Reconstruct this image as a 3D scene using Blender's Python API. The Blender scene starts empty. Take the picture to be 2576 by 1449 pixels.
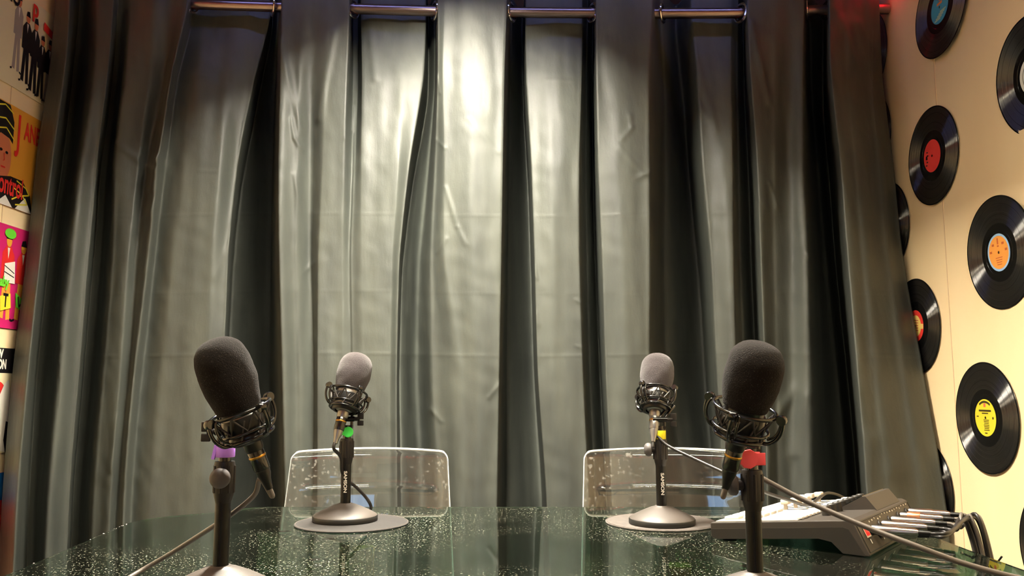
import bpy, bmesh, math, random
import numpy as np
from mathutils import Vector, Matrix, noise
random.seed(7)
PI = math.pi
COL = bpy.context.scene.collection

# ------------------------------------------------------------------ camera model
F = 2087.0; CX, CY = 1288.0, 724.5
PITCH = math.radians(6.86); CP, SP = math.cos(PITCH), math.sin(PITCH)
H = 1.01; TZ = 0.75
def ray(px, py):
    a = (px-CX)/F; b = (CY-py)/F
    return Vector((a, CP-b*SP, SP+b*CP))
def atY(px, py, Y):
    d = ray(px, py); return Vector((0, 0, H)) + d*(Y/d.y)
def atZ(px, py, z):
    d = ray(px, py); return Vector((0, 0, H)) + d*((z-H)/d.z)
def atX(px, py, X):
    d = ray(px, py); return Vector((0, 0, H)) + d*(X/d.x)

# ------------------------------------------------------------------ materials
def srgb(r, g, b):
    f = lambda c: (c/255/12.92) if c/255 <= .04045 else ((c/255+.055)/1.055)**2.4
    return (f(r), f(g), f(b), 1)
def P(name, col, rough=.5, metal=0, spec=.5, coat=0, trans=0, ior=1.45, sheen=0, emit=None, es=0, aniso=0):
    m = bpy.data.materials.new(name); m.use_nodes = True
    b = m.node_tree.nodes['Principled BSDF']
    b.inputs['Base Color'].default_value = col
    b.inputs['Roughness'].default_value = rough
    b.inputs['Metallic'].default_value = metal
    b.inputs['Specular IOR Level'].default_value = spec
    b.inputs['Coat Weight'].default_value = coat
    b.inputs['Transmission Weight'].default_value = trans
    b.inputs['IOR'].default_value = ior
    b.inputs['Sheen Weight'].default_value = sheen
    if emit: b.inputs['Emission Color'].default_value = emit; b.inputs['Emission Strength'].default_value = es
    return m
def nodes(m): return m.node_tree.nodes, m.node_tree.links, m.node_tree.nodes['Principled BSDF']
def add_bump(m, scale=(200, 200, 200), strength=.2, dist=.001, detail=4, coords='Object'):
    n, l, b = nodes(m)
    tc = n.new('ShaderNodeTexCoord'); mp = n.new('ShaderNodeMapping'); mp.inputs['Scale'].default_value = scale
    t = n.new('ShaderNodeTexNoise'); t.inputs['Scale'].default_value = 1; t.inputs['Detail'].default_value = detail
    bp = n.new('ShaderNodeBump'); bp.inputs['Strength'].default_value = strength; bp.inputs['Distance'].default_value = dist
    l.new(tc.outputs[coords], mp.inputs[0]); l.new(mp.outputs[0], t.inputs[0]); l.new(t.outputs[0], bp.inputs['Height'])
    l.new(bp.outputs[0], b.inputs['Normal'])
    return t, bp
def vary(m, c1, c2, scale=(5, 5, 5), lo=.4, hi=.6, detail=6):
    n, l, b = nodes(m)
    tc = n.new('ShaderNodeTexCoord'); mp = n.new('ShaderNodeMapping'); mp.inputs['Scale'].default_value = scale
    t = n.new('ShaderNodeTexNoise'); t.inputs['Scale'].default_value = 1; t.inputs['Detail'].default_value = detail
    cr = n.new('ShaderNodeValToRGB'); cr.color_ramp.elements[0].position = lo; cr.color_ramp.elements[1].position = hi
    cr.color_ramp.elements[0].color = c1; cr.color_ramp.elements[1].color = c2
    l.new(tc.outputs['Object'], mp.inputs[0]); l.new(mp.outputs[0], t.inputs[0]); l.new(t.outputs[0], cr.inputs[0]); l.new(cr.outputs[0], b.inputs['Base Color'])
    return cr

M = {}
# curtain: satin blackout fabric, woven slubs
m = M['curtain'] = P('curtain_fabric', srgb(110, 116, 110), .50, sheen=.0, spec=.36)
vary(m, srgb(59, 62, 58), srgb(71, 74, 68), (14, 14, 3), .35, .65)
n, l, b = nodes(m)
tc = n.new('ShaderNodeTexCoord')
def nz(scale, detail=3):
    mp = n.new('ShaderNodeMapping'); mp.inputs['Scale'].default_value = scale
    t = n.new('ShaderNodeTexNoise'); t.inputs['Scale'].default_value = 1; t.inputs['Detail'].default_value = detail
    l.new(tc.outputs['Object'], mp.inputs[0]); l.new(mp.outputs[0], t.inputs[0]); return t
t1 = nz((900, 900, 120)); t2 = nz((120, 120, 900)); t3 = nz((30, 30, 9), 5)
a1 = n.new('ShaderNodeMath'); a1.operation = 'ADD'; l.new(t1.outputs[0], a1.inputs[0]); l.new(t2.outputs[0], a1.inputs[1])
b1 = n.new('ShaderNodeBump'); b1.inputs['Strength'].default_value = .30; b1.inputs['Distance'].default_value = .0005
l.new(a1.outputs[0], b1.inputs['Height'])
b2 = n.new('ShaderNodeBump'); b2.inputs['Strength'].default_value = .22; b2.inputs['Distance'].default_value = .008
l.new(t3.outputs[0], b2.inputs['Height']); l.new(b1.outputs[0], b2.inputs['Normal']); l.new(b2.outputs[0], b.inputs['Normal'])

m = M['wall'] = P('cream_panel_wall', srgb(236, 214, 172), .42, spec=.4)
vary(m, srgb(245, 216, 168), srgb(252, 228, 182), (3, 3, 1.2), .3, .7); add_bump(m, (40, 40, 40), .08, .002)
m = M['seam'] = P('wall_seam', srgb(222, 192, 150), .5)
m = M['ceiling'] = P('ceiling_paint', srgb(120, 118, 115), .9); add_bump(m, (60, 60, 60), .2, .002)
m = M['floor'] = P('floor_carpet', srgb(52, 54, 54), .95); vary(m, srgb(40, 42, 42), srgb(66, 68, 68), (60, 60, 60)); add_bump(m, (300, 300, 300), .5, .002)
m = M['backwall'] = P('back_wall_paint', srgb(196, 178, 150), .7); vary(m, srgb(188, 170, 142), srgb(202, 184, 156), (4, 4, 4))
m = M['rod'] = P('rod_metal', srgb(150, 132, 128), .28, metal=1); add_bump(m, (3, 400, 400), .05, .0005)
m = M['chrome'] = P('chrome', srgb(226, 222, 216), .12, metal=1)
m = M['plugmetal'] = P('plug_nickel', srgb(200, 192, 178), .25, metal=1)
m = M['foam'] = P('foam_black', srgb(46, 43, 43), 1.0, sheen=.05, spec=.1)
m.node_tree.nodes['Principled BSDF'].inputs['Sheen Roughness'].default_value = .5
vary(m, srgb(28, 25, 24), srgb(84, 78, 74), (700, 700, 700), .60, .84, 3)
add_bump(m, (700, 700, 700), .9, .0016, 4)
m = M['foamgrey'] = P('foam_dusty_grey', srgb(92, 84, 86), 1.0, sheen=.2, spec=.1)
vary(m, srgb(52, 47, 48), srgb(76, 70, 70), (900, 900, 900), .45, .75, 3); add_bump(m, (700, 700, 700), .9, .0016, 4)
m = M['black'] = P('black_satin_metal', srgb(20, 20, 19), .32, spec=.45, coat=.0); add_bump(m, (300, 300, 300), .1, .0003)
m = M['blackgloss'] = P('black_gloss', srgb(18, 18, 18), .16, spec=.7)
m = M['pole'] = P('pole_black', srgb(22, 21, 20), .38, spec=.28, coat=.0); add_bump(m, (400, 400, 400), .08, .0003)
m = M['plastic'] = P('grey_plastic_grip', srgb(34, 31, 30), .45, spec=.35); add_bump(m, (500, 500, 500), .15, .0003)
m = M['knob'] = P('grey_rubber_knob', srgb(80, 76, 75), .55)
m = M['base'] = P('cast_base_grey', srgb(76, 70, 65), .48, metal=0, spec=.5); add_bump(m, (900, 900, 900), .25, .0004)
m = M['rubber'] = P('base_rim_black', srgb(34, 34, 32), .5)
m = M['mat'] = P('mat_cloth', srgb(66, 60, 57), .85, sheen=.1); vary(m, srgb(20, 18, 18), srgb(38, 35, 33), (160, 160, 160), .35, .7); add_bump(m, (900, 900, 900), .4, .0005)
m = M['matpale'] = P('mat_cloth_pale', srgb(122, 112, 104), .7, sheen=.1); vary(m, srgb(70, 64, 60), srgb(86, 79, 73), (120, 120, 120), .35, .7); add_bump(m, (900, 900, 900), .4, .0005)
m = M['matedge'] = P('mat_stitched_edge', srgb(84, 76, 70), .8)
m = M['cable'] = P('cable_grey', srgb(92, 86, 80), .42)
m = M['cabledark'] = P('cable_black', srgb(34, 32, 31), .4)
m = M['elastic'] = P('elastic_cord', srgb(60, 56, 52), .55)
m = M['silver'] = P('mic_silver', srgb(150, 150, 148), .3, metal=.85)
m = M['gold'] = P('gold_rim', srgb(196, 150, 70), .3, metal=1)
for k, c in dict(purple=(184, 128, 240), purplepale=(206, 160, 236), green=(80, 236, 96), yellow=(238, 226, 40), red=(250, 88, 96)).items():
    M['tape_'+k] = P('tape_'+k, srgb(*c), .5)
M['white'] = P('white_print', srgb(232, 228, 220), .5)
M['ivory'] = P('ivory_cap', srgb(222, 210, 190), .45)
M['mixer'] = P('mixer_grey', srgb(52, 47, 42), .5); add_bump(M['mixer'], (1200, 1200, 1200), .25, .0003)
M['mixerdark'] = P('mixer_dark', srgb(32, 30, 27), .5)
M['mixertop'] = P('mixer_faceplate', srgb(232, 228, 218), .35)
M['pad'] = P('mixer_pad', srgb(244, 240, 230), .4)
M['screen'] = P('mixer_screen', srgb(24, 28, 28), .1, spec=.8)
M['ledred'] = P('switch_red', srgb(236, 40, 36), .4)
M['copper'] = P('copper_plug', srgb(206, 140, 100), .3, metal=.8)
M['house'] = P('fixture_white', srgb(230, 230, 226), .5)
M['striplit'] = P('strip_red_lit', srgb(255, 40, 60), .5, emit=(1, .03, .08, 1), es=6)
M['stripclip'] = P('strip_clip_red', srgb(214, 30, 50), .3)
M['bracket'] = P('yellow_bracket', srgb(244, 206, 60), .35, spec=.6)
M['pad_clear'] = P('clear_bumper', srgb(214, 232, 214), .15, trans=.45)

def glassmat(name, ior, tint, dens, dust=None):
    m = bpy.data.materials.new(name); m.use_nodes = True
    n, l = m.node_tree.nodes, m.node_tree.links
    b = n['Principled BSDF']; out = n['Material Output']
    b.inputs['Base Color'].default_value = (1, 1, 1, 1); b.inputs['Roughness'].default_value = 0.0
    b.inputs['Transmission Weight'].default_value = 1; b.inputs['IOR'].default_value = ior
    va = n.new('ShaderNodeVolumeAbsorption'); va.inputs['Color'].default_value = tint; va.inputs['Density'].default_value = dens
    l.new(va.outputs[0], out.inputs['Volume'])
    if dust:
        tc = n.new('ShaderNodeTexCoord')
        def spots(scale, lo, hi):
            t = n.new('ShaderNodeTexNoise'); t.inputs['Scale'].default_value = scale; t.inputs['Detail'].default_value = 3
            cr = n.new('ShaderNodeValToRGB'); cr.color_ramp.elements[0].position = lo; cr.color_ramp.elements[1].position = hi
            l.new(tc.outputs['Object'], t.inputs[0]); l.new(t.outputs[0], cr.inputs[0]); return cr
        s1 = spots(dust[0], dust[1], dust[1]+.05); s2 = spots(2.5, .42, .75)
        mu = n.new('ShaderNodeMath'); mu.operation = 'MULTIPLY'; l.new(s1.outputs[0], mu.inputs[0]); l.new(s2.outputs[0], mu.inputs[1])
        mu2 = n.new('ShaderNodeMath'); mu2.operation = 'MULTIPLY_ADD'; mu2.inputs[1].default_value = dust[2]; mu2.inputs[2].default_value = dust[3]
        l.new(mu.outputs[0], mu2.inputs[0])
        df = n.new('ShaderNodeBsdfDiffuse'); df.inputs[0].default_value = dust[4]
        mx = n.new('ShaderNodeMixShader'); l.new(mu2.outputs[0], mx.inputs[0]); l.new(b.outputs[0], mx.inputs[1]); l.new(df.outputs[0], mx.inputs[2])
        l.new(mx.outputs[0], out.inputs['Surface'])
    return m
M['glass'] = glassmat('green_table_glass', 1.5, (.06, .50, .38, 1), 115, (260, .62, 1.3, .003, srgb(190, 190, 165)))
M['glass2'] = glassmat('green_pedestal_glass', 1.5, (.28, .66, .46, 1), 16, (120, .60, .35, .22, srgb(196, 204, 160)))
M['acryledge'] = P('acrylic_edge', srgb(244, 246, 238), .12, trans=.55, ior=1.49)
M['acrylic'] = glassmat('clear_acrylic', 1.8, (.9, .93, .9, 1), 1.0, (90, .60, .30, .015, srgb(200, 196, 184)))

def vinyl(name, rough=.3):
    m = P(name, srgb(16, 15, 15), .34, spec=.35)
    n, l, b = nodes(m)
    tg = n.new('ShaderNodeTangent'); tg.direction_type = 'RADIAL'; tg.axis = 'Z'
    g = n.new('ShaderNodeBsdfAnisotropic'); g.inputs['Color'].default_value = (.16, .155, .15, 1); g.inputs['Anisotropy'].default_value = .80
    l.new(tg.outputs[0], g.inputs['Tangent'])
    tc = n.new('ShaderNodeTexCoord'); ln = n.new('ShaderNodeVectorMath'); ln.operation = 'LENGTH'
    l.new(tc.outputs['Object'], ln.inputs[0])
    t = n.new('ShaderNodeTexNoise'); t.noise_dimensions = '1D'; t.inputs['Scale'].default_value = 260; t.inputs['Detail'].default_value = 3
    l.new(ln.outputs['Value'], t.inputs['W'])
    cr = n.new('ShaderNodeMapRange'); cr.inputs[1].default_value = .3; cr.inputs[2].default_value = .7; cr.inputs[3].default_value = rough*.8; cr.inputs[4].default_value = rough*1.25
    l.new(t.outputs[0], cr.inputs[0]); l.new(cr.outputs[0], g.inputs['Roughness'])
    ad = n.new('ShaderNodeAddShader'); l.new(b.outputs[0], ad.inputs[0]); l.new(g.outputs[0], ad.inputs[1]); l.new(ad.outputs[0], n['Material Output'].inputs['Surface'])
    return m
M['vinyl'] = vinyl('vinyl_grooves', .34)
M['vinylgloss'] = P('vinyl_smooth', srgb(12, 12, 12), .2, spec=.6)

# ------------------------------------------------------------------ mesh builder
class MB:
    def __init__(s): s.v = []; s.f = []; s.mi = []; s.sm = []
    def add(s, vs, fs, mi=0, smooth=True):
        o = len(s.v); s.v += [tuple(v) for v in vs]
        for f in fs: s.f.append([i+o for i in f]); s.mi.append(mi); s.sm.append(smooth)
        return s
    def box(s, c, size, rot=None, mi=0, bev=0):
        x, y, z = [q/2 for q in size]; R = rot or Matrix.Identity(3); c = Vector(c)
        if bev <= 0:
            vs = [c + R @ Vector((i*x, j*y, k*z)) for k in (-1, 1) for j in (-1, 1) for i in (-1, 1)]
            fs = [(0, 2, 3, 1), (4, 5, 7, 6), (0, 1, 5, 4), (2, 6, 7, 3), (0, 4, 6, 2), (1, 3, 7, 5)]
            return s.add(vs, fs, mi, False)
        bm = bmesh.new(); bmesh.ops.create_cube(bm, size=1)
        for v in bm.verts: v.co = Vector((v.co.x*size[0], v.co.y*size[1], v.co.z*size[2]))
        bmesh.ops.bevel(bm, geom=bm.edges[:], offset=bev, segments=3, profile=.5, affect='EDGES')
        bm.verts.ensure_lookup_table(); bm.verts.index_update()
        s.add([c + R @ v.co for v in bm.verts], [[v.index for v in f.verts] for f in bm.faces], mi, True); bm.free(); return s
    def tube(s, pts, r, seg=12, mi=0, closed=False, caps=True):
        pts = [Vector(p) for p in pts]; n = len(pts); rs = r if isinstance(r, (list, tuple)) else [r]*n
        vs = []; up = None
        for i, p in enumerate(pts):
            if closed: t = (pts[(i+1) % n]-pts[i-1])
            else: t = pts[min(i+1, n-1)]-pts[max(i-1, 0)]
            t.normalize()
            if up is None:
                a = Vector((0, 0, 1)) if abs(t.z) < .9 else Vector((1, 0, 0)); up = t.cross(a).normalized()
            up = (up - t*up.dot(t)).normalized(); w = t.cross(up)
            for k in range(seg):
                an = 2*PI*k/seg; vs.append(p + (up*math.cos(an)+w*math.sin(an))*rs[i])
        fs = []
        for i in range(n if closed else n-1):
            j = (i+1) % n
            for k in range(seg):
                k2 = (k+1) % seg; fs.append((i*seg+k, i*seg+k2, j*seg+k2, j*seg+k))
        if caps and not closed:
            fs.append(tuple(range(seg))[::-1]); fs.append(tuple((n-1)*seg+k for k in range(seg)))
        return s.add(vs, fs, mi, True)
    def lathe(s, prof, seg=48, mat4=None, mi=0, mis=None, smooth=True):
        T = mat4 or Matrix.Identity(4); vs = []
        for r, z in prof:
            for k in range(seg):
                a = 2*PI*k/seg; vs.append(T @ Vector((r*math.cos(a), r*math.sin(a), z)))
        for i in range(len(prof)-1):
            fs = []
            for k in range(seg):
                k2 = (k+1) % seg; fs.append((i*seg+k, i*seg+k2, (i+1)*seg+k2, (i+1)*seg+k))
            if i == 0: s.add(vs, fs, mis[0] if mis else mi, smooth); base = len(s.v)-len(vs)
            else:
                for f in fs: s.f.append([q+base for q in f]); s.mi.append(mis[i] if mis else mi); s.sm.append(smooth)
        return s
    def poly(s, pts, depthv, mi=0):   # extruded polygon
        n = len(pts); d = Vector(depthv); a = [Vector(p) for p in pts]
        vs = a + [p+d for p in a]
        fs = [tuple(range(n))[::-1], tuple(range(n, 2*n))] + [(i, (i+1) % n, n+(i+1) % n, n+i) for i in range(n)]
        return s.add(vs, fs, mi, False)
    def mesh(s, name, mats):
        me = bpy.data.meshes.new(name); me.from_pydata(s.v, [], s.f); 
        for m in (mats if isinstance(mats, (list, tuple)) else [mats]): me.materials.append(M[m] if isinstance(m, str) else m)
        me.polygons.foreach_set('material_index', s.mi); me.polygons.foreach_set('use_smooth', s.sm)
        me.update(); return me
    def build(s, name, mats, parent=None, merge=False, sharp=True):
        me = s.mesh(name, mats)
        bm = bmesh.new(); bm.from_mesh(me); bmesh.ops.recalc_face_normals(bm, faces=bm.faces[:])
        bm.to_mesh(me); bm.free()
        if sharp and any(s.sm):
            try: me.set_sharp_from_angle(angle=math.radians(40))
            except Exception: pass
        o = bpy.data.objects.new(name, me); COL.objects.link(o)
        if parent is not None: o.parent = parent
        return o
def tag(o, label=None, cat=None, group=None, kind=None):
    if label: o['label'] = label
    if cat: o['category'] = cat
    if group: o['group'] = group
    if kind: o['kind'] = kind
    return o
def empty(name, loc, rot=(0, 0, 0)):
    o = bpy.data.objects.new(name, None); COL.objects.link(o); o.location = loc; o.rotation_euler = rot
    o.empty_display_size = .05; return o
def spline(pts, n=10):
    pts = [Vector(p) for p in pts]; out = []
    for i in range(len(pts)-1):
        p0 = pts[max(i-1, 0)]; p1 = pts[i]; p2 = pts[i+1]; p3 = pts[min(i+2, len(pts)-1)]
        for k in range(n):
            t = k/n; out.append(.5*((2*p1)+(p2-p0)*t+(2*p0-5*p1+4*p2-p3)*t*t+(3*p1-p0-3*p2+p3)*t**3))
    out.append(pts[-1]); return out
def text_verts(txt, size, bold=0.0):
    cu = bpy.data.curves.new('lettering', 'FONT'); cu.body = txt; cu.size = size; cu.align_x = 'CENTER'; cu.align_y = 'CENTER'; cu.offset = bold
    ob = bpy.data.objects.new('lettering', cu); COL.objects.link(ob)
    bpy.context.view_layer.update()
    me = bpy.data.meshes.new_from_object(ob.evaluated_get(bpy.context.evaluated_depsgraph_get()))
    vs = [v.co.copy() for v in me.vertices]; fs = [list(p.vertices) for p in me.polygons]
    bpy.data.objects.remove(ob); bpy.data.curves.remove(cu); bpy.data.meshes.remove(me)
    return vs, fs

# ------------------------------------------------------------------ room shell
WR, WL, WB, WF, CZ = 1.29, -1.52, 3.16, -1.7, 2.52
def slab(name, c, size, mat):
    o = MB().box(c, size).build(name, mat); tag(o, kind='structure'); return o
slab('floor', ((WR+WL)/2, (WB+WF)/2, -.05), (WR-WL+.4, WB-WF+.4, .1), 'floor')
slab('ceiling', ((WR+WL)/2, (WB+WF)/2, CZ+.05), (WR-WL+.4, WB-WF+.4, .1), 'ceiling')
slab('wall_right', (WR+.05, (WB+WF)/2, CZ/2), (.1, WB-WF+.2, CZ), 'wall')
slab('wall_left', (WL-.05, (WB+WF)/2, CZ/2), (.1, WB-WF+.2, CZ), 'wall')
slab('wall_back', ((WR+WL)/2, WB+.05, CZ/2), (WR-WL, .1, CZ), 'backwall')
slab('wall_front', ((WR+WL)/2, WF-.05, CZ/2), (WR-WL, .1, CZ), 'backwall')
sy = atX(2370, 480, WR).y
for i, yy in enumerate((sy, sy-1.22)):
    slab('trim_%d' % (i+1), (WR-.0006, yy, CZ/2), (.0012, .0035, CZ), 'seam')
sy = atX(28, 225, WL).y
slab('trim_3', (WL+.0006, sy, CZ/2), (.0012, .0035, CZ), 'seam')

wn_ = tag(MB().box((-.35, WF+.012, 1.62), (.90, .016, .52)).build('window_1', P('window_daylight', srgb(120, 160, 210), .2, emit=(.35, .6, 1, 1), es=2.2)), kind='structure')
b = MB()
for x in (-.82, .12): b.box((x, WF+.02, 1.62), (.04, .04, .60))
for z in (1.34, 1.90): b.box((-.35, WF+.02, z), (.98, .04, .04))
tag(b.build('window_1_frame', 'house'), kind='structure')
slab('door_1', (-1.1, WF+.02, 1.0), (.0001+.5, .04, 2.0), 'mixer')
# ------------------------------------------------------------------ curtain
Y0 = 2.70
rows = [20, 200, 420, 650, 950, 1280]
def zrow(py): return atY(CX, py, Y0).z
T = [
 ([140,125,92,68,30,2],      [12,13,15,17,20,22]),
 ([175,165,135,105,70,40],   [13,15,19,23,27,30]),
 ([203,182,158,124,93,73],   [3,-4,0,4,7,10]),
 ([210,190,168,134,103,84],   [3,-4,0,4,7,10]),
 ([245,240,205,180,150,120], [9,9,12,14,16,19]),
 ([285,272,243,223,198,172], [8,8,9,10,11,12]),
 ([298,281,253,237,211,184], [2.8,-6,-7,-6,-5,-4]),
 ([307,291,266,252,227,200], [2.8,-6,-7,-6,-5,-4]),
 ([330,318,292,285,260,235], [4,4,5,5,6,7]),
 ([385,370,345,320,300,275], [5,3,4,7,8,9]),
 ([430,410,370,345,322,292], [3,0,1,4,5,6]),
 ([472,432,398,372,335,310], [5,8,10,9,9,9]),
 ([488,448,420,392,358,332], [-4,1,5,4,4,4]),
 ([505,500,470,440,410,380], [-4.5,4,7,7,7,7]),
 ([600,560,550,530,520,500], [-4.5,2,6,7,7.5,8]),
 ([680,638,596,574,562,555], [-5,-2,1,4,6,7]),
 ([685,648,608,586,573,570], [-14,-22,-28,-30,-30,-28]),
 ([699,690,684,680,676,680], [-8,-16,-20,-22,-22,-20]),
 ([710,706,702,704,712,720], [4.5,6,7,7,7,6]),
 ([760,750,745,742,750,756], [5,4,4,4,3,3]),
 ([800,785,782,780,790,785], [4.5,2,0.5,0,0,0]),
 ([830,820,812,802,800,800], [5,5.5,6,6,6,6]),
 ([878,872,865,860,860,860], [5,5.5,6,5.5,5.5,5.5]),
 ([888,888,886,878,883,883], [-13,-8,1,4,4.5,4.5]),
 ([900,900,892,884,889,889], [-13,-8,1.5,4.5,5,5]),
 ([908,912,910,910,915,915], [-4.5,1,5,6,6,6]),
 ([1000,1000,1000,985,980,980], [-4.5,1,5.5,6.5,6.5,6.5]),
 ([1072,1064,1030,1005,998,1000], [-4.5,0,3,4,4,4]),
 ([1078,1075,1038,1012,1005,1010], [-18,-22,-24,-24,-24,-20]),
 ([1095,1093,1075,1054,1048,1062], [-9,-11,-12,-12,-12,-9]),
 ([1102,1102,1095,1085,1090,1110], [4,4,1,0,0,0]),
 ([1120,1115,1120,1120,1165,1165], [5,6,6,6,6,6]),
 ([1190,1190,1190,1190,1205,1200], [5.5,7,8,8,8,8]),
 ([1274,1268,1264,1260,1254,1248], [5,6.5,7,7,7,7]),
 ([1285,1282,1280,1278,1276,1276], [-12,-16,-18,-18,-18,-17]),
 ([1314,1318,1329,1336,1344,1362], [-24,-32,-35,-35,-35,-32]),
 ([1322,1324,1337,1345,1354,1377], [-4.5,-1,2,3,4,4]),
 ([1390,1390,1390,1395,1400,1420], [-4.5,0,3.5,4.5,5,5]),
 ([1464,1462,1455,1455,1465,1480], [-4.5,-.5,3,4,4,4]),
 ([1478,1475,1474,1477,1484,1498], [-10,-8,-6,-5,-5,-4]),
 ([1491,1490,1493,1498,1510,1526], [-18,-18,-18,-17,-16,-13]),
 ([1500,1500,1505,1515,1525,1540], [5,5,5,5,5,5]),
 ([1570,1570,1570,1570,1580,1590], [5.5,6,6.5,6.5,6.5,6.5]),
 ([1640,1630,1630,1632,1632,1655], [5,5,5,5,5,5]),
 ([1662,1672,1675,1672,1680,1730], [-8,-14,-18,-18,-18,-16]),
 ([1700,1720,1736,1756,1774,1796], [-18,-28,-33,-34,-34,-30]),
 ([1742,1755,1768,1790,1806,1822], [-4.5,-1,1,2,2,3]),
 ([1838,1838,1842,1843,1850,1860], [-4.5,1,4,5,5,5]),
 ([1856,1854,1858,1862,1872,1884], [-5,-3,-3,-2,-2,-2]),
 ([1870,1872,1882,1890,1902,1912], [-12,-12,-13,-13,-13,-11]),
 ([1880,1888,1905,1915,1925,1930], [5,6,7,7,6,6]),
 ([1950,1945,1945,1948,1955,1960], [5,4,4,3,3,3]),
 ([1990,1985,1980,1985,1990,1990], [4,2,1,1,1,2]),
 ([2022,2020,2020,2030,2035,2040], [4,4,4,5,5,6]),
 ([2036,2042,2060,2078,2106,2130], [-12,-16,-20,-20,-20,-18]),
 ([2072,2072,2088,2104,2132,2157], [-20,-28,-34,-34,-34,-32]),
 ([2086,2088,2112,2132,2158,2185], [8,11,15,20,26,32]),
 ([2130,2130,2150,2170,2200,2240], [6,8,12,17,23,30]),
 ([2180,2190,2210,2230,2270,2320], [4,2,5,10,17,25]),
 ([2212,2222,2248,2272,2325,2384], [2.5,-2,0,3,12,22]),
]
K = len(T); TP = np.array([t[0] for t in T], float); TD = np.array([t[1] for t in T], float)/100
zr = [zrow(p) for p in rows]           # descending
def tracks(z):
    # values of px and d of every track at height z (smooth in z)
    if z >= zr[0]: return TP[:, 0], TD[:, 0]
    if z <= zr[-1]:
        e = (zr[-1]-z)/(zr[-2]-zr[-1])
        return TP[:, -1]+(TP[:, -1]-TP[:, -2])*min(e, .8)*.6, TD[:, -1]+0*e
    for i in range(len(zr)-1):
        if zr[i] >= z >= zr[i+1]:
            t = (zr[i]-z)/(zr[i]-zr[i+1]); 
            def cr(A):
                p0 = A[:, max(i-1, 0)]; p1 = A[:, i]; p2 = A[:, i+1]; p3 = A[:, min(i+2, A.shape[1]-1)]
                c = .5*((2*p1)+(p2-p0)*t+(2*p0-5*p1+4*p2-p3)*t*t+(3*p1-p0-3*p2+p3)*t**3)
                lin = p1+(p2-p1)*t
                return .6*c+.4*lin
            return cr(TP), cr(TD)
# creases: (px0,py0,px1,py1,width_px,height_m)
CRE = [
 (300,365,385,430,9,.006),(395,405,425,300,6,.005),(400,405,380,480,8,.006),(360,560,400,500,9,.004),(400,400,408,412,12,.008),
 (735,300,742,350,5,.005),(742,350,762,378,5,.005),(890,270,886,330,4,.004),(886,330,872,350,5,.004),(1062,300,1058,345,4,.004),
 (1100,190,1106,235,4,.004),(1096,350,1118,372,4,.003),(1180,300,1255,385,5,.002),(1585,290,1590,320,6,.003),(1590,320,1565,350,6,.003),
 (1120,470,1150,570,4,.004),(1150,570,1172,615,4,.003),(1122,600,1100,635,5,.003),(1335,640,1350,700,5,.004),(1348,790,1352,815,8,.004),
 (1450,755,1480,775,4,.003),(1450,870,1490,885,4,.002),(1560,370,1620,440,7,.003),(1600,450,1640,430,6,.003),(1935,460,1955,520,6,.004),
 (2030,640,2062,690,5,.004),(1900,490,1930,520,6,.003),(760,690,790,660,5,.003),(740,440,760,530,6,.003),(560,1030,590,1110,8,.003),
 (680,1030,700,1080,6,.003),(1085,1030,1110,1060,5,.003),(150,500,170,620,10,.004),(150,860,160,760,8,.003),(300,1060,285,1180,12,.006),
 (2020,1000,2000,1140,16,.008),(1960,1040,2000,980,14,.006),(2200,1110,2240,1180,30,.008),(2110,40,2160,170,14,.008),(2180,150,2160,60,14,.006),
 (1750,150,1800,330,10,.005),(1700,170,1780,300,8,.004),(1890,60,1935,260,8,.006),(1230,1000,1262,960,5,.003),(1370,200,1440,204,4,.001),
 (500,430,700,436,4,.0012),(600,560,540,700,8,.002),(700,100,760,330,9,.005),(840,80,800,300,9,.005),(930,60,945,200,8,.005),
]
NU = 14; zs = np.concatenate([np.linspace(2.395, .70, 330), np.linspace(.69, .02, 40)])
cols = []
for i in range(K-1):
    for k in range(NU): cols.append(i+k/NU)
cols.append(K-1.0); NC = len(cols); ci = np.minimum(np.array(cols).astype(int), K-2); ct = np.array(cols)-ci; cs = ct*ct*(3-2*ct)
verts = []
CR = np.array(CRE, float)
for z in zs:
    tp, td = tracks(z)
    px = tp[ci]+(tp[ci+1]-tp[ci])*ct; d = td[ci]+(td[ci+1]-td[ci])*cs
    Y = Y0-d; Zc = Y*CP+(z-H)*SP; up = -Y*SP+(z-H)*CP; py = CY-up/Zc*F
    ex = np.zeros(NC)
    for c in CR:
        ax, ay, bx, by, w, h = c
        if not (min(ay, by)-5*w < py.mean() < max(ay, by)+5*w) : continue
        vx, vy = bx-ax, by-ay; L2 = vx*vx+vy*vy
        t = np.clip(((px-ax)*vx+(py-ay)*vy)/L2, 0, 1)
        dd = np.hypot(px-ax-t*vx, py-ay-t*vy); ex += h*np.exp(-(dd/w)**2)
    for pyc, wd, am in ((892, 3.0, .0012), (735, 2.5, .0006), (540, 2.5, .0008)):
        ex += am*np.exp(-((py-pyc-4*np.sin(px/170))/wd)**2)
    X = np.clip((px-CX)/F*Zc, WL+.008, WR-.006)
    for q in range(NC):
        x = X[q]
        nn = noise.noise(Vector((x*9, z*1.6, 3)))*.007 + noise.noise(Vector((x*28, z*4+x*6, 7)))*.0028 + noise.noise(Vector((x*22+z*14, z*16-x*9, 17)))*.0016
        if px[q] > 2195 or px[q] < 150: nn *= .3
        verts.append((x, Y[q]-ex[q]-nn, z))
NR = len(zs); faces = [(r*NC+c, r*NC+c+1, (r+1)*NC+c+1, (r+1)*NC+c) for r in range(NR-1) for c in range(NC-1)]
me = bpy.data.meshes.new('curtain'); me.from_pydata(verts, [], faces); me.materials.append(M['curtain'])
me.polygons.foreach_set('use_smooth', [True]*len(faces)); me.update()
cur = bpy.data.objects.new('curtain', me); COL.objects.link(cur)
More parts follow.
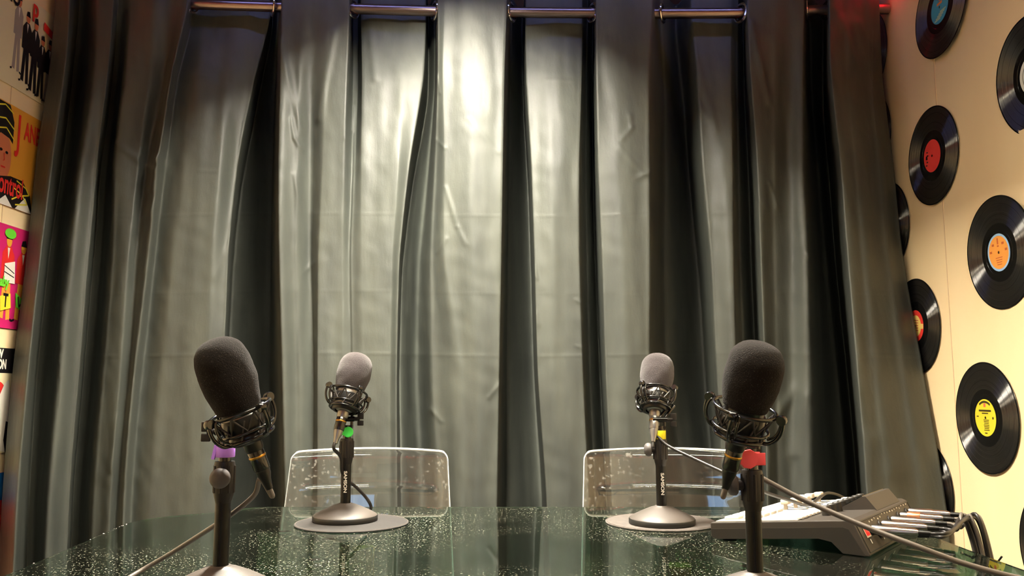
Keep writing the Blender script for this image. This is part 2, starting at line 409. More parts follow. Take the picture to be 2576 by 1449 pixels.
so = cur.modifiers.new('thick', 'SOLIDIFY'); so.thickness = .0016; so.offset = 1
tag(cur, 'wide charcoal satin curtain hanging in deep folds from the metal rod', 'curtain')
# grommets
RODC = [(-40, -6), (200, 4), (480, 10), (690, 17), (885, 22), (1095, 28), (1283, 31), (1493, 33), (1665, 34), (1865, 33), (2030, 27), (2230, 22)]
def rodpt(px):
    for a, b in zip(RODC[:-1], RODC[1:]):
        if a[0] <= px <= b[0]: py = a[1]+(b[1]-a[1])*(px-a[0])/(b[0]-a[0]); return atY(px, py, Y0)
for px, s in ((484, 1), (688, -1), (889, 1), (1093, -1), (1288, 1), (1490, -1), (1666, 1), (1862, -1), (2030, 1), (2082, -1)):
    p = rodpt(px)
    # ring lying in the turned side of the fold: hollow edge faces the fold
    R = Matrix.Rotation(s*math.radians(66), 4, 'Z') @ Matrix.Rotation(PI/2, 4, 'X')
    TT = Matrix.Translation(p+Vector((0, -.006, -.002))) @ R
    prof = [(.0255, -.0025), (.0285, -.0045), (.0335, -.003), (.035, 0), (.0335, .003), (.0285, .0045), (.0255, .0025), (.0255, -.0025)]
    MB().lathe(prof, 40, TT).build('grommet', 'chrome', cur)
# rod
rp = [rodpt(px) for px in range(-30, 2221, 45)]
rp[0].x = WL+.004; rp[-1].x = WR-.004
rod = MB().tube(rp, .0178, 28).build('curtain_rod', 'rod')
tag(rod, 'round brushed metal curtain rod showing between the grommets of the charcoal curtain', 'curtain rod')

# ------------------------------------------------------------------ ceiling lights
def fixture(name, c, sx, sy, label, power, color, skirt=.04):
    t = empty(name, (c[0], c[1], CZ)); tag(t, label, 'ceiling light')
    b = MB()
    for (ox, oy, w, h) in ((0, sy/2+.01, sx+.04, .02), (0, -sy/2-.01, sx+.04, .02), (sx/2+.01, 0, .02, sy), (-sx/2-.01, 0, .02, sy)):
        b.box((ox, oy, -skirt/2), (w, h, skirt))
    b.box((0, 0, -.004), (sx, sy, .008)); b.build('frame', 'house', t)
    b = MB()
    for (ox, oy, w, h) in ((0, sy/2-.001, sx-.004, .002), (0, -sy/2+.001, sx-.004, .002), (sx/2-.001, 0, .002, sy), (-sx/2+.001, 0, .002, sy)): b.box((ox, oy, -.014-(skirt-.014)/2), (w, h, skirt-.014))
    b.build('baffle', 'rubber', t)
    em = P(name+'_diffuser', (1, 1, 1, 1), .5, emit=color, es=power)
    MB().box((0, 0, -.011), (sx, sy, .006)).build('diffuser', em, t)
    return t
fixture('ceiling_light', (-.20, 1.78), .16, .56, 'small bright ceiling light panel above the glass table near the curtain', 1120, (1, .92, .77, 1), .11)
fixture('ceiling_light', (.15, .75), 1.5, .14, 'long tube ceiling light over the near end of the room', 106, (1, .88, .65, 1), .05)
t = empty('led_strip', (-.1, 2.50, CZ)); tag(t, 'added blue violet light strip on the ceiling, out of view, tinting the curtain top', 'light strip')
MB().box((0, 0, -.006), (1.9, .010, .012)).build('strip', P('strip_blue_added', srgb(90, 110, 255), .5, emit=(.30, .36, 1, 1), es=22), t)  # added strip, out of view, gives the curtain top its blue violet tint
# LED strip round the top of the walls
sz = 2.375
t = empty('led_strip', (WR-.01, 2.6, sz)); tag(t, 'glowing red light strip run along the top of the walls beside the curtain end', 'light strip')
b = MB()
b.box((-.000, (-2.6+WF+.02)/2-.0, 0), (.006, 2.6-WF-.02, .012))
b.box(((WL-WR)/2+.01, WF-2.6+.012, 0), (WR-WL-.03, .006, .012))
b.box((WL-WR+.02, (-2.6+WF)/2, 0), (.006, 2.6-WF-.06, .012))
b.build('strip', 'striplit', t)
c0 = Vector((-.012, .02, -.01))
pts = [c0+Vector((.0-.018*k/24, .05*math.cos(k*.5)*.5, .022*math.sin(k*.5)*(1-.01*k)-.0)) for k in range(25)]
b = MB()
b.tube(pts, .0055, 8); b.box(c0+Vector((.004, 0, .03)), (.012, .07, .03), bev=.003)
b.build('strip_coil', 'striplit', t)
b = MB(); b.box(c0+Vector((-.012, .01, .012)), (.01, .05, .035), bev=.003); b.build('clip', 'stripclip', t)

# ------------------------------------------------------------------ records on the right wall
def label_mesh(kind):
    b = MB(); R = .050; mats = []
    def disc(r0, r1, mi, z, a0=0, a1=2*PI, n=48):
        vs = []; fs = []
        for k in range(n+1):
            a = a0+(a1-a0)*k/n; vs += [(r0*math.cos(a), r0*math.sin(a), z), (r1*math.cos(a), r1*math.sin(a), z)]
        for k in range(n): fs.append((2*k, 2*k+1, 2*k+3, 2*k+2))
        b.add(vs, fs, mi, False)
    def bar(x, y, w, h, mi, z=.0024):
        b.add([(x-w/2, y-h/2, z), (x+w/2, y-h/2, z), (x+w/2, y+h/2, z), (x-w/2, y+h/2, z)], [(0, 1, 2, 3)], mi, False)
    cols = dict(red=[(232, 66, 60), (40, 20, 20)], orange=[(240, 160, 72), (150, 186, 222), (196, 96, 50)], cream=[(236, 200, 110), (226, 56, 46), (180, 60, 40)],
                yellow=[(228, 204, 52), (214, 104, 80), (60, 50, 20)], blue=[(60, 150, 186), (176, 204, 176), (232, 140, 60)], white=[(226, 226, 216), (120, 120, 116)])[kind]
    mats = [P('label_%s_%d' % (kind, i), srgb(*c), .55) for i, c in enumerate(cols)]
    z = .0020
    if kind == 'red':
        disc(.0036, R, 0, z)
        for k in range(5): bar(-.030+.004*(k % 2), .012-.010*k, .009, .004, 1)
        bar(-.032, -.004, .010, .010, 1)
    elif kind == 'orange':
        disc(.0036, .044, 0, z); disc(.044, R, 1, z)
        for x, y in ((-.022, .022), (.022, .022), (-.034, .004), (.034, .004)): bar(x, y, .010, .006, 2)
        bar(0, .030, .006, .016, 2); bar(0, .017, .008, .004, 2)
        for k in range(4): bar(0, -.014-.006*k, .03-.003*k, .0022, 2)
    elif kind == 'cream':
        disc(.0036, .034, 0, z); disc(.034, R, 1, z); bar(.036, 0, .024, .016, 0)
        for k in range(5): bar(0, .018-.008*k, .034, .0022, 2)
    elif kind == 'yellow':
        disc(.0036, R, 0, z); disc(.040, .046, 2, .0022, PI*.3, PI*.7, 12); bar(0, .034, .010, .010, 1)
        bar(0, .019, .058, .005, 2); bar(0, .012, .03, .003, 2)
        bar(-.036, .003, .010, .003, 2); bar(.036, .000, .006, .006, 2)
        for k in range(7): bar(.004, -.006-.0045*k, .026-.002*(k % 3), .0018, 2)
        bar(0, -.041, .012, .003, 2)
    elif kind == 'blue':
        disc(.0036, R, 0, z)
        for k in range(5): bar(-.012+.008*k, -.036+.005*k, .034, .0045, 1)
        bar(.0, .012, .030, .008, 2); bar(.004, .024, .014, .010, 2)
    else:
        disc(.0036, R, 0, z); disc(.036, .039, 1, .0022)
        for k in range(4): bar(0, -.012-.007*k, .034, .002, 1)
    return b, mats
def groove_prof():
    pr = [(.0035, 0), (.0035, .0014), (.0595, .0014), (.060, .0011), (.062, .0011), (.0625, .0015)]
    rr = .0625
    for s_ in (.079, .094, .109, .127, .1425):
        pr += [(s_-.0012, .0015), (s_-.0010, .0012), (s_+.0003, .0012), (s_+.0005, .0015)]
    pr += [(.1465, .0015), (.149, .0020), (.1505, .0018), (.151, .001), (.1505, .0), (.0035, 0)]
    return pr
vin = MB(); gp = groove_prof()
vin.lathe(gp, 96, mis=[0 if gp[i][0] > .0626 and gp[i+1][0] <= .1465 and i < len(gp)-5 else 1 for i in range(len(gp)-1)])
vinmesh = vin.mesh('vinyl_record', ['vinyl', 'vinylgloss']); bm = bmesh.new(); bm.from_mesh(vinmesh); bmesh.ops.recalc_face_normals(bm, faces=bm.faces[:]); bm.to_mesh(vinmesh); bm.free(); vinmesh.set_sharp_from_angle(angle=math.radians(20))
recs = [
 ((2370, 18), 'blue', 'black vinyl record with a blue and white picture label, highest on the wall', 24, -3),
 ((2606, 188), 'white', 'black vinyl record with a white label, cut off by the edge of the photo', 60, 4),
 ((2349, 392), 'red', 'black vinyl record with a plain bright red label in the middle of the cream wall', -10, 0),
 ((2519, 635), 'orange', 'black vinyl record with an orange label ringed in light blue', 14, 2),
 ((2308, 820), 'cream', 'black vinyl record with a red and cream label, half behind the curtain edge', -6, 0),
 ((2484, 1051), 'yellow', 'black vinyl record with a yellow label above the mixer cables', -8, 0),
 ((2338, 1232), 'red', 'black vinyl record low on the wall between curtain edge and mixer, label hidden', 70, 0),
 ((2668, 1392), 'white', 'black vinyl record of which only a sliver shows in the bottom corner of the wall', 0, 0),
 ((2187, 140), 'red', 'black vinyl record peeking out beside the top of the curtain under the red light strip', 30, 0),
 ((2196, 345), 'white', 'black vinyl record showing only a thin sliver by the curtain, level with plain red label', 30, 0),
 ((2238, 570), 'red', 'black vinyl record peeking out of the curtain edge above the red and cream labelled record', 45, 0),
]
for (px, py), k, lab, rot, warp in recs:
    p = atX(px, py, WR)
    o = bpy.data.objects.new('vinyl_record', vinmesh); COL.objects.link(o)
    nrm = Matrix.Rotation(-PI/2, 4, 'Y') @ Matrix.Rotation(math.radians(90), 4, 'Z')
    # local z -> -x (out of the wall), local y -> up, local x -> -y... text upright
    Rm = Matrix(((0, 0, -1), (-1, 0, 0), (0, 1, 0))).to_4x4()
    o.matrix_world = Matrix.Translation((WR-.0035-abs(warp)*.0008, p.y, p.z)) @ Rm @ Matrix.Rotation(math.radians(warp), 4, 'X')
    tag(o, lab, 'vinyl record', 'records on the cream wall')
    b, mats = label_mesh(k)
    lb = b.build('label', mats, o, sharp=False); lb['label'] = k+' paper label'
    lb.rotation_euler = (0, 0, math.radians(rot if k in ('red', 'cream') else 0))

# ------------------------------------------------------------------ album covers on the left wall
def cover(zb, shapes, mats, label, yr=2.62, size=.31):
    b = MB(); x0 = WL+.001
    b.box((x0+.0015, yr-size/2, zb+size/2), (.003, size, size), mi=0)
    def W(u, v, k): return (x0+.0031+k*.00012, yr-size+u/100*size, zb+v/100*size)
    k = 0
    for sh in shapes:
        k += 1
        if sh[0] == 't':
            _, txt, sz_, u, v, ang, mi, sx = sh
            vs, fs = text_verts(txt, sz_, .6)
            ca, sa = math.cos(ang), math.sin(ang)
            b.add([W(u+(q.x*ca-q.y*sa)*sx, v+q.x*sa+q.y*ca, k) for q in vs], fs, mi, False)
        elif sh[0] == 'e':
            _, u, v, ru, rv, mi = sh
            b.add([W(u+ru*math.cos(a*PI/12), v+rv*math.sin(a*PI/12), k) for a in range(24)], [tuple(range(24))], mi, False)
        elif sh[0] == 'l':
            _, pts, w, mi = sh
            for (a, c) in zip(pts[:-1], pts[1:]):
                dx, dy = c[0]-a[0], c[1]-a[1]; L = math.hypot(dx, dy) or 1; nx, ny = -dy/L*w/2, dx/L*w/2
                b.add([W(a[0]+nx, a[1]+ny, k), W(a[0]-nx, a[1]-ny, k), W(c[0]-nx, c[1]-ny, k), W(c[0]+nx, c[1]+ny, k)], [(0, 1, 2, 3)], mi, False)
        else:
            _, pts, mi = sh
            b.add([W(u, v, k) for u, v in pts], [tuple(range(len(pts)))], mi, False)
    o = b.build('album_cover', mats, sharp=False); tag(o, label, 'album cover', 'album covers in a column on the left wall'); return o
def C(n_, *c): return P('cover_'+n_, srgb(*c), .35)
cr_, bk, rd, sk, gy, og, yl, wh, mg, gn, bl = C('cream', 240, 228, 186), C('black', 26, 24, 26), C('red', 222, 50, 46), C('skin', 206, 120, 84), C('grey', 160, 148, 140), C('orange', 232, 164, 60), C('yellow', 232, 220, 60), C('white', 238, 232, 220), C('magenta', 206, 40, 110), C('green', 110, 214, 60), C('blue', 30, 110, 190)
def fig(u, base, h, w, coat=1, legs=1, head=3, tilt=0):
    s = h/60
    return [('p', [(u-w*.28, base+30*s), (u-w*.42, base+2), (u-w*.10, base+1), (u, base+24*s), (u+w*.12, base), (u+w*.42, base+1), (u+w*.30, base+30*s)], legs),
            ('p', [(u-w*.5, base+28*s), (u-w*.48, base+46*s), (u-w*.2, base+51*s), (u+w*.2, base+51*s), (u+w*.5, base+45*s), (u+w*.45, base+27*s)], coat),
            ('p', [(u-w*.10, base+50*s), (u+w*.10, base+50*s), (u, base+42*s)], 5),
            ('e', u, base+55*s, w*.22, 4.4*s, head), ('p', [(u-w*.24, base+56*s), (u-w*.16, base+60*s), (u+w*.12, base+61*s), (u+w*.24, base+56*s)], 1),
            ('l', [(u-w*.42, base+1.2), (u-w*.62, base)], 2, 1), ('l', [(u+w*.42, base+1), (u+w*.62, base-.5)], 2, 1)]
sh = []
for u, bs, h, w, ct_, lg in ((35, 17, 78, 11, 4, 4), (50, 10, 74, 12, 1, 1), (64, 5, 78, 12, 1, 1), (77, 4, 66, 11, 1, 1), (90, 3, 68, 12, 1, 4)): sh += fig(u, bs, h, w*1.3, ct_, lg)
sh += [('t', 'HIP HO', 22, 8, 88, 0, 1, .7), ('t', 'p', 26, 60, 92, 0, 2, .8), ('p', [(76, 86), (98, 80), (98, 72), (76, 77)], 2)]
cover(1.918, sh, [cr_, bk, rd, sk, gy, wh], 'cream album cover showing a row of people in dark suits, topmost of the column', 2.635)
sh = [('e', 26, 46, 13, 24, 3), ('p', [(6, 50), (8, 78), (14, 99), (32, 99), (40, 84), (40, 62), (34, 66), (20, 68)], 1), ('p', [(18, 0), (22, 26), (40, 30), (60, 30), (74, 18), (80, 0)], 1),
      ('p', [(20, 0), (34, 10), (46, 0)], 4), ('p', [(50, 0), (66, 14), (78, 0)], 4),
      ('l', [(8, 92), (24, 97), (38, 92)], 1.4, 5), ('l', [(8, 80), (26, 84), (42, 76)], 1.4, 5), ('l', [(10, 70), (28, 75), (42, 66)], 1.4, 5),
      ('l', [(50, 28), (66, 24), (72, 18), (56, 14), (44, 8)], 1.4, 5), ('l', [(46, 20), (60, 16), (70, 8), (50, 4)], 1.4, 5),
      ('e', 22, 52, 2.2, 1.4, 1), ('e', 31, 51, 2.2, 1.4, 1), ('l', [(23, 36), (30, 36)], 1.5, 2), ('l', [(27, 50), (28, 43), (26, 42)], .8, 2),
      ('t', 'J', 46, 48, 76, 0, 2, .6), ('t', 'ANET', 26, 74, 80, 0, 2, .52), ('t', 'Control', 28, 36, 20, 0, 2, .55)]
cover(1.552, sh, [og, bk, rd, sk, wh, yl], 'orange album cover with a face and red lettering with yellow scribbles', 2.635)
sh = [('p', [(0, 0), (100, 0), (100, 6), (0, 6)], 0)]
for u, bs, h, w in ((46, 8, 84, 16), (70, 8, 80, 16), (90, 12, 74, 16)): sh += fig(u, bs, h, w*1.25, 2, 3)
sh += [('e', 46, 92, 9, 5, 6), ('p', [(40, 62), (56, 66), (58, 44), (40, 44)], 5), ('l', [(40, 60), (56, 54)], 1, 1), ('l', [(40, 54), (56, 50)], 1, 1),
       ('p', [(36, 30), (52, 34), (54, 20), (38, 16)], 4), ('t', 'T', 18, 45, 26, 0, 1, .7), ('p', [(60, 36), (72, 30), (72, 18), (62, 22)], 6), ('t', 'L', 14, 67, 27, .3, 1, .7),
       ('p', [(78, 34), (94, 34), (94, 22), (78, 22)], 4), ('t', 'C', 14, 86, 28, 0, 1, .7), ('t', 'Baby', 13, 38, 44, 0, 6, .8)]
cover(1.187, sh, [mg, bk, rd, og, yl, wh, gn], 'magenta album cover with figures in bright red and green clothes and lettered tiles', 2.635)
sh = [('p', [(0, 76), (100, 76), (100, 100), (0, 100)], 1), ('t', 'NEW', 11, 50, 94, 0, 4, .8), ('t', 'EDITION', 12, 50, 84, 0, 4, .7), ('e', 56, 56, 12, 12, 2), ('p', [(48, 6), (50, 40), (66, 66), (72, 70), (80, 40), (76, 0)], 4),
      ('p', [(70, 12), (72, 30), (86, 26), (90, 0), (74, 0)], 1), ('p', [(20, 0), (24, 40), (40, 44), (44, 0)], 1), ('e', 32, 50, 8, 9, 3)]
cover(.818, sh, [cr_, bk, rd, sk, wh], 'cream and red album cover with a black band of white lettering across its top', 2.60)
sh = [('p', [(0, 74), (100, 74), (100, 100), (0, 100)], 4), ('t', 'GREATEST', 15, 50, 87, 0, 5, .8), ('p', [(0, 0), (100, 0), (100, 46), (0, 52)], 2), ('p', [(20, 0), (30, 50), (60, 56), (80, 0)], 3), ('e', 46, 60, 12, 13, 3)]
cover(.45, sh, [rd, bk, C('darkred', 130, 30, 34), sk, bl, wh], 'red album cover with a blue lettered band, lowest of the column by the table', 2.56)

# ------------------------------------------------------------------ glass table
def rounded(pts, r, n=6):
    out = []; N = len(pts)
    for i, p in enumerate(pts):
        p = Vector(p); a = (Vector(pts[i-1])-p); c = (Vector(pts[(i+1) % N])-p)
        rr = min(r, a.length*.45, c.length*.45); a = p+a.normalized()*rr; c = p+c.normalized()*rr
        for k in range(n+1):
            t = k/n; out.append(a*(1-t)**2+p*2*t*(1-t)+c*t*t)
    return out
bc = atZ(345, 1305, TZ); bd = atZ(560, 1287, TZ); be = atZ(640, 1277, TZ)
yb = atZ(1288, 1275, TZ).y
XL = -.745
out = [(bc.x, bc.y), (bd.x, bd.y), (be.x, yb), (-be.x+.02, yb), (-bd.x, bd.y), (-bc.x, bc.y), (.738, 1.35), (.735, .62), (.60, .50), (-.60, .50), (-.745, .62), (atZ(12, 1449, TZ).x, 1.18)]
ol = rounded(out, .10, 8)
tb = empty('glass_table', (0, 1.2, 0)); tag(tb, 'green tinted glass table with a chipped edge carrying the microphones', 'table')
bm = bmesh.new(); TH = .012
vs = [bm.verts.new((p[0], p[1]-1.2, TZ-TH)) for p in ol]; f = bm.faces.new(vs)
r_ = bmesh.ops.extrude_face_region(bm, geom=[f]); bmesh.ops.translate(bm, vec=(0, 0, TH), verts=[e for e in r_['geom'] if isinstance(e, bmesh.types.BMVert)])
bmesh.ops.recalc_face_normals(bm, faces=bm.faces[:])
ed = [e for e in bm.edges if abs(e.verts[0].co.z-e.verts[1].co.z) < 1e-6]
bmesh.ops.bevel(bm, geom=ed, offset=.0018, segments=2, profile=.5, affect='EDGES')
me = bpy.data.meshes.new('tabletop'); bm.to_mesh(me); bm.free(); me.materials.append(M['glass'])
o = bpy.data.objects.new('tabletop', me); COL.objects.link(o); o.parent = tb
# chips along the left rim
b = MB()
A = Vector((bc.x, bc.y, TZ-.001)); B = Vector((out[-1][0], out[-1][1], TZ-.001))
for k in range(26):
    t = random.uniform(.1, .34) if k < 14 else random.uniform(.1, .95)
    p = A.lerp(B, t)+Vector((random.uniform(.000, .006), 0, random.uniform(0, .0012)-1.2*0)); r = random.uniform(.0006, .0016)
    q = p-Vector((0, 1.2, 0))
    b.add([q+Vector((random.uniform(.6, 1.3)*r*i, random.uniform(.6, 1.8)*r*j, random.uniform(.4, .8)*r*kk)) for i, j, kk in ((1, 0, 0), (-1, 0, 0), (0, 1, 0), (0, -1, 0), (0, 0, 1), (0, 0, -1))],
          [(0, 2, 4), (2, 1, 4), (1, 3, 4), (3, 0, 4), (2, 0, 5), (1, 2, 5), (3, 1, 5), (0, 3, 5)], 0, False)
o = b.build('edge_chip', 'white', tb); o['label'] = 'pale chips along the glass rim'; o['kind'] = 'stuff'
# pedestals: two V shaped pairs of glass panes below the top
UZ = TZ-TH-.004
def pane(name, p, q, parent, th=.010):
    p = Vector((p.x, p.y, 0)); q = Vector((q.x, q.y, 0)); d = (q-p); L = d.length; a = math.atan2(d.y, d.x)
    return MB().box(((p.x+q.x)/2, (p.y+q.y)/2-1.2, UZ/2+.01), (L, th, UZ-.02), Matrix.Rotation(a, 3, 'Z'), bev=.0015).build(name, 'glass2', parent)
a0 = atZ(652, 1349, UZ); a1 = atZ(905, 1392, UZ); c0_ = atZ(935, 1392, UZ); c1_ = atZ(470, 1515, UZ)
pane('pedestal_pane', a0, a1, tb); pane('pedestal_pane', c0_, c1_, tb)
e0 = atZ(1704, 1402, UZ); e1 = atZ(1930, 1352, UZ); g0 = atZ(1712, 1416, UZ); g1 = atZ(2120, 1500, UZ)
pane('pedestal_pane', e0, e1, tb); pane('pedestal_pane', g0, g1, tb)
for px, py in ((716, 1354), (826, 1374), (1750, 1390), (1835, 1376), (790, 1428), (1880, 1445)):
    p = atZ(px, py, UZ+.002); MB().lathe([(0, -.002), (.011, -.002), (.0125, 0), (.011, .002), (0, .002)], 24, Matrix.Translation((p.x, p.y-1.2, UZ+.002))).build('bumper_pad', 'pad_clear', tb)
def bracket(p, ang):
    b = MB(); R = Matrix.Rotation(ang, 3, 'Z'); z = UZ/2+.01; h = UZ-.03
    o_ = Vector((p.x, p.y-1.2, z))
    b.box(o_+R @ Vector((-.012, 0, 0)), (.004, .030, h), R); b.box(o_+R @ Vector((.014, 0, 0)), (.004, .030, h), R); b.box(o_+R @ Vector((0, .012, 0)), (.026, .004, h), R)
    b.box(o_+R @ Vector((0, 0, h/2)), (.034, .034, .003), R)
    b.build('corner_bracket', 'bracket', tb)['label'] = 'yellow corner bracket'
bracket(atZ(915, 1387, UZ), .25); bracket(atZ(1712, 1448, UZ-.01), -.2)

# ------------------------------------------------------------------ clear chairs
def chair(cx, cy, rz, label, w_top, w_bot, name='clear_chair'):
    t = empty(name, (cx, cy, 0), (0, 0, rz)); tag(t, label, 'chair')
    # back: curved acrylic sheet, convex outward (away from the table)
    zt, zb, th = .836, .40, .007
    nx, nz_ = 36, 36
    bm = bmesh.new()
    def pt(u, v, off):   # u -1..1, v 0..1
        z = zb+(zt-zb)*v
        w = (w_bot+(w_top-w_bot)*v)/2
        # rounded top corners
        cr = .022; x = u*w
        if zt-z < cr: w2 = w-cr+math.sqrt(max(cr*cr-(cr-(zt-z))**2, 0)); x = u*w2
        sag = .030*(1-u*u)
        lean = .085*v
        lip = .010*math.exp(-((zt-z)/.010)**2)
        ledge = -.004*math.exp(-((z-.735)/.006)**2)*(1 if abs(u) < .8 else 0)
        y = .20+sag+lean+lip+ledge+off
        return (x, y, z+.006*(1-u*u)*v)
    vv = [1-(1-i/nz_)**1.0 for i in range(nz_+1)]
    vv = sorted(set([round(v, 5) for v in vv]+[.955, .965, .975, .985, .992, .75, .76, .77, .78, .79]))
    us = [-1+2*i/nx for i in range(nx+1)]
    grid = [[[bm.verts.new(pt(u, v, o_)) for u in us] for v in vv] for o_ in (0, th)]
    for L in (0, 1):
        for i in range(len(vv)-1):
            for j in range(nx): bm.faces.new((grid[L][i][j], grid[L][i][j+1], grid[L][i+1][j+1], grid[L][i+1][j]))
    for i in range(len(vv)-1):
        for j in (0, nx): bm.faces.new((grid[0][i][j], grid[0][i+1][j], grid[1][i+1][j], grid[1][i][j])).material_index = 1
    for j in range(nx):
        for i in (0, len(vv)-1): bm.faces.new((grid[0][i][j], grid[0][i][j+1], grid[1][i][j+1], grid[1][i][j])).material_index = 1
    bmesh.ops.recalc_face_normals(bm, faces=bm.faces[:])
    for f_ in bm.faces: f_.smooth = True
    me = bpy.data.meshes.new('backrest'); bm.to_mesh(me); bm.free(); me.materials.append(M['acrylic']); me.materials.append(M['acryledge']); me.set_sharp_from_angle(angle=math.radians(50))
    o = bpy.data.objects.new('backrest', me); COL.objects.link(o); o.parent = t
    rim = []
    for k in range(0, 41): rim.append((-1, k/40*.95))
    vv2 = [.96, .97, .98, .987, .993, .997, 1.0]
    rim += [(-1, v) for v in vv2]+[(-1+2*k/40, 1.0) for k in range(1, 40)]+[(1, v) for v in vv2[::-1]]+[(1, k/40*.95) for k in range(40, -1, -1)]
    MB().tube([Vector(pt(u, v, th/2)) for u, v in rim], [.0040 if v >= .99 else .0028 for u, v in rim], 10).build('rim', 'acryledge', t)
    MB().box((0, .0, .435), (w_bot*.98, .42, .010), bev=.004).build('seat', 'acrylic', t)
    for sx in (-1, 1):
        for sy_ in (-1, 1):
            b = MB(); b.tube([(sx*w_bot*.44, sy_*.18, .43), (sx*w_bot*.47, sy_*.21, .0)], [.016, .012], 12); b.build('leg', 'acrylic', t)
    return t
YC = 2.02
pl, pr = atY(752, 1165, YC+.28), atY(1134, 1165, YC+.28)
cxl = (pl.x+pr.x)/2
ch1 = chair(cxl-.002, YC, .045, 'clear acrylic chair behind the microphone with the green tape', .42, .475)
pl, pr = atY(1464, 1172, YC+.28), atY(1866, 1176, YC+.28)
ch2 = chair((pl.x+pr.x)/2, YC, -.04, 'clear acrylic chair behind the microphone with the yellow tape', .44, .475)

# ------------------------------------------------------------------ microphone stands
def stand(px, py, top_z, sleeve_len, tape, knob_dir, label, tape_kind, yaw=0, lettering=True, tape_dz=.006):
    c = atZ(px, py, TZ+.034)
    loc = Vector((c.x, c.y, TZ+.0032))
    t = empty('microphone_stand', loc, (0, 0, yaw)); tag(t, label, 'microphone stand', 'desktop microphone stands')
    tz = top_z-loc.z
    b = MB(); b.lathe([(0, .0005), (.0625, .0005), (.0630, .002), (.0630, .0085), (.0622, .0100)], 72); b.build('base_rim', 'rubber', t)
    b = MB(); b.lathe([(.0618, .0100), (.0605, .0118), (.048, .0185), (.034, .0250), (.022, .0300), (.0135, .0325), (.0125, .0335), (0, .0335)], 72); b.build('base', 'base', t)
    # pole: two parallel flattened halves
    b = MB(); b.tube([(0, 0, .030), (0, 0, tz-.012)], .0098, 28)
    b.box((.0, -.0002, (tz+.02)/2), (.0026, .0202, tz-.05))
    b.build('pole', 'pole', t)
    # sleeve / clamp collar
    zs0 = tz-sleeve_len
    prof = [(.0098, zs0-.010), (.0118, zs0-.002), (.0130, zs0+.004), (.0130, tz-.004), (.0122, tz), (.0, tz)]
    b = MB(); b.lathe(prof, 28)
    for k in range(8):
        a = k*PI/4; b.tube([(.0124*math.cos(a), .0124*math.sin(a), zs0+.003), (.0124*math.cos(a), .0124*math.sin(a), tz-.005)], .0021, 8)
    kd = Vector((math.cos(knob_dir), math.sin(knob_dir), 0)); kz = tz-.019
    b.tube([Vector((0, 0, kz))+kd*.008, Vector((0, 0, kz))+kd*.020], .0065, 16)
    b.build('sleeve', 'plastic', t)
    # knob
    q = kd.to_track_quat('Z', 'Y').to_matrix().to_4x4(); TT = Matrix.Translation(Vector((0, 0, kz))+kd*.018) @ q
    b = MB(); b.lathe([(0, 0), (.0105, 0), (.0125, .002), (.0128, .006), (.0118, .0095), (.008, .0125), (.003, .0138), (0, .014)], 32, TT); b.build('clamp_knob', 'knob', t)
    # threaded top and tape
    b = MB(); b.tube([(0, 0, tz-.004), (0, 0, tz+.026)], .0078, 20); b.build('neck', 'blackgloss', t)
    z0 = tz+tape_dz
    if tape_kind == 'band':
        b = MB(); b.lathe([(.0078, z0-.0005), (.0118, z0-.0005), (.0122, z0+.001), (.0122, z0+.0125), (.0118, z0+.014), (.0078, z0+.014)], 24)
        b.box((-.0115, -.0065, z0+.006), (.004, .003, .018), Matrix.Rotation(.2, 3, 'Y'))
    elif tape_kind == 'blob':
        b = MB(); b.lathe([(.0078, z0+.001), (.0105, z0+.001), (.0108, z0+.013), (.0078, z0+.013)], 24)
        d = Vector((.004, -.0115, z0+.007)); TT = Matrix.Translation(d) @ Matrix.Rotation(PI/2, 4, 'X')
        b.lathe([(0, -.001), (.0095, -.001), (.0105, .0), (.0095, .0015), (0, .0022)], 20, TT)
    else:
        b = MB(); b.lathe([(.0078, z0), (.0106, z0), (.0110, z0+.001), (.0110, z0+.0155), (.0106, z0+.0165), (.0078, z0+.0165)], 24)
        if tape_kind == 'flag':
            TT = Matrix.Translation(Vector((-.0065, -.0105, z0+.008))) @ Matrix.Rotation(PI/2, 4, 'X')
            b.lathe([(0, -.001), (.0115, -.001), (.0122, .0), (.0115, .002), (0, .0026)], 9, TT)
            b.box((.006, -.0115, z0+.008), (.016, .002, .015), bev=.0006)
    o = b.build('tape', 'tape_'+tape, t); o['label'] = tape+' tape'
    if lettering:
        vs, fs = text_verts('SAMSON', .0105, .0003)
        zc = tz-sleeve_len-.043; r = .0106
        b = MB(); b.add([(v.y*.8+.0005, -r, zc-v.x) for v in vs], fs, 0, False); b.build('lettering', 'white', t)
    return t, loc+Vector((0, 0, tz+.026))

